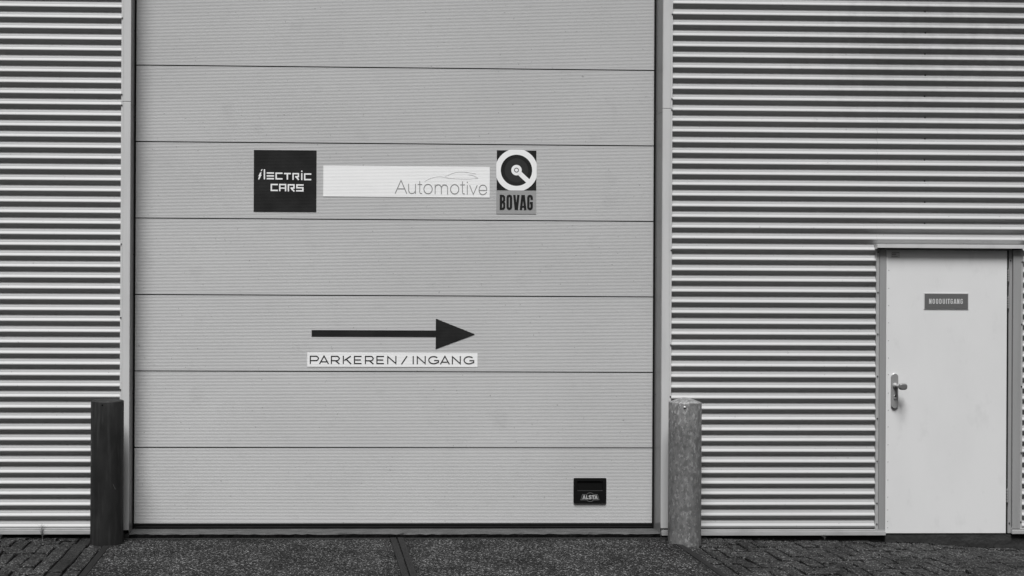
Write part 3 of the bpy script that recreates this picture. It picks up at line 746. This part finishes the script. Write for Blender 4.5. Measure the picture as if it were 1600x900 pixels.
def sT(x): s6t([(x+0.3, T6+0.8), (x+12.7, T6+0.8)], 4.6); s6t([(x+6.5, T6+2), (x+6.5, B6+1.5)], 5.2, 0.0003)
def sG(x): s6t([(x+11.2, T6+7), (x+11.2, T6+4), (x+9, T6+0.8), (x+5, T6+0.8), (x+2.8, T6+4), (x+2.8, B6-4), (x+5, B6-0.8), (x+9, B6-0.8), (x+11.2, B6-4), (x+11.2, T6+13), (x+7.5, T6+13)], 3.9)
def sA(x): s6t([(x+1.4, B6+1.5), (x+6.2, T6-1)], 4.1); s6t([(x+12.6, B6+1.5), (x+7.8, T6-1)], 4.1, 0.0006); s6t([(x+4.5, B6-5), (x+9.5, B6-5)], 3.8, 0.0003)
x = 385.0
for g_, adv in ((sN, 18.6), (sO, 18.4), (sO, 18.4), (sD, 18.4), (sU, 18.2), (sI, 8.6), (sT, 15.8), (sG, 18.2), (sA, 17.4), (sN, 18.6), (sG, 17)): g_(x); x += adv*1.012
link('lettering', bm, 'sign_text', s6)

# ------------------------------------------------------------------ unseen brick warehouse, added behind the camera to shut out the low sky
sky_blocker = tag(empty('warehouse', (1.0, -24, 0)), 'unseen dark brick block with a flat roof, added behind the camera to block low sky', 'building')
M['blocker_brick'] = mat('blocker_brown_brick', 0.07, 0.85, 0.2, layers=[((1.5, 1.5, 1.5), 5, 0.35, 0.7, 0.045, 0.8)])
M['blocker_glass'] = mat('blocker_window_glass', 0.02, 0.1, 0.5)
bm = bmesh.new(); box(bm, -34, 36, -34, -20, -0.1, 10.2); link('wall', bm, 'blocker_brick', sky_blocker)
bm = bmesh.new(); box(bm, -34.2, 36.2, -34.2, -19.8, 10.202, 10.6, bev=0.03); link('roof', bm, 'roofm', sky_blocker)
for i in range(14):
    for z in (1.1, 5.6):
        bm = bmesh.new(); x = -32+i*5
        box(bm, x, x+2.4, -20.0, -19.97, z, z+1.6); link('blocker_window', bm, 'blocker_glass', sky_blocker)

# ------------------------------------------------------------------ bollards
def bollard(x, y, h, mname, cone, label):
    r = 0.1125; bm = bmesh.new(); n = 64
    prof = [(r, -0.12), (r, 0.0), (r, 0.25*h), (r, 0.5*h), (r, 0.75*h), (r, h-0.006), (r-0.0015, h-0.002), (r-0.005, h)]
    prof += [(0.062, h+cone*0.55), (0.025, h+cone*0.92), (0.001, h+cone)] if cone > 0.012 else [(0.09, h+cone*0.5), (0.04, h+cone*0.95), (0.001, h+cone)]
    rg = []
    for i, (rr, z) in enumerate(prof):
        rg.append([bm.verts.new((x+rr*math.cos(2*math.pi*k/n)*(1+0.002*math.sin(5*z+k*0.2)), y+rr*math.sin(2*math.pi*k/n), z)) for k in range(n)])
    for a, b in zip(rg, rg[1:]):
        for k in range(n):
            f = bm.faces.new((a[k], a[(k+1) % n], b[(k+1) % n], b[k])); f.smooth = True
    bm.faces.new(rg[-1])
    me = link('bollard', bm, mname, origin=(x, y, 0))
    for p in me.data.polygons: pass
    return tag(me, label, 'bollard', None)
b1 = bollard(-1.4185, -0.215, 0.983, 'bollard_dark', 0.010, 'dark painted steel bollard at the left corner of the sectional door')
b2 = bollard(2.6035, -0.215, 0.981, 'galv', 0.031, 'mottled bare galvanised bollard at the right corner of the sectional door')
def hole(parent, a, z, m_, r_, name):
    bm = bmesh.new(); x = WO[parent.name].x+0.1125*math.sin(a); y = WO[parent.name].y-0.1125*math.cos(a)
    tube(bm, [(x-0.004*math.sin(a), y+0.004*math.cos(a), z), (x+0.0012*math.sin(a), y-0.0012*math.cos(a), z)], r_, 14); link(name, bm, m_, parent)
hole(b1, R(-8), 0.960, 'void', 0.0055, 'bolt_hole'); hole(b1, R(80), 0.958, 'void', 0.006, 'bolt_hole')
hole(b2, R(-18), 0.951, 'void', 0.0080, 'bolt_hole')
bm = bmesh.new(); r_ = bmesh.ops.create_uvsphere(bm, u_segments=14, v_segments=8, radius=0.0085)
for v in r_['verts']: v.co = Vector((v.co.x+2.5685, v.co.y*0.7-0.215-0.1080, v.co.z*0.6+0.9545))
link('bolt', bm, 'leaf_edge', b2, smooth=True)
bm = bmesh.new()
ang = R(-62)
pts = [(-1.4185+0.1130*math.sin(ang+random.uniform(-.02, .02)), -0.215-0.1130*math.cos(ang), 0.78-i*0.03) for i in range(9)]
tube(bm, pts, 0.0011, 5); link('scratch', bm, 'galv', b1); bm = bmesh.new()
ang = R(30); pts = [(-1.4185+0.1130*math.sin(ang+i*0.05), -0.215-0.1130*math.cos(ang+i*0.05), 0.42-i*0.012) for i in range(4)]; tube(bm, pts, 0.0009, 5)
link('scratch', bm, 'galv', b1)

# ------------------------------------------------------------------ weeds along the foot of the wall
def weed(x, y, z, h, n, label, spread=0.5):
    bm = bmesh.new()
    for i in range(n):
        a = random.uniform(-1, 1)*spread; dy = random.uniform(-0.3, 0.1); L0 = h*random.uniform(0.5, 1)
        pts = [(x+a*t*t*L0+random.uniform(-.002, .002), y-0.02+dy*t*L0*0.5, z+L0*t) for t in (0, 0.25, 0.5, 0.75, 1)]
        tube(bm, pts, [0.0011, 0.001, 0.0009, 0.0007, 0.0004], 4)
        for t in (1, 2, 3):
            if random.random() < 0.7:
                p = Vector(pts[t]); q = p+Vector((random.uniform(-0.022, 0.022), random.uniform(-0.012, 0.0), random.uniform(0.006, 0.022)))
                tube(bm, [p, (p+q)/2+Vector((0, 0, 0.003)), q], [0.0007, 0.0006, 0.0004], 4)
    return tag(link('weed', bm, 'twig', origin=(x, y, z)), label, 'weed')
weed(-1.895, -0.03, -0.005, 0.125, 16, 'thin dry weed growing at the foot of the corrugated wall left of the dark bollard', 0.45)
weed(3.665, -0.035, -0.02, 0.05, 5, 'tiny wispy weed under the base sill between the galvanised bollard and the white door', 0.9)
weed(-2.19, -0.03, -0.005, 0.035, 6, 'low tuft of weed at the wall foot by the left edge of the picture', 0.9)
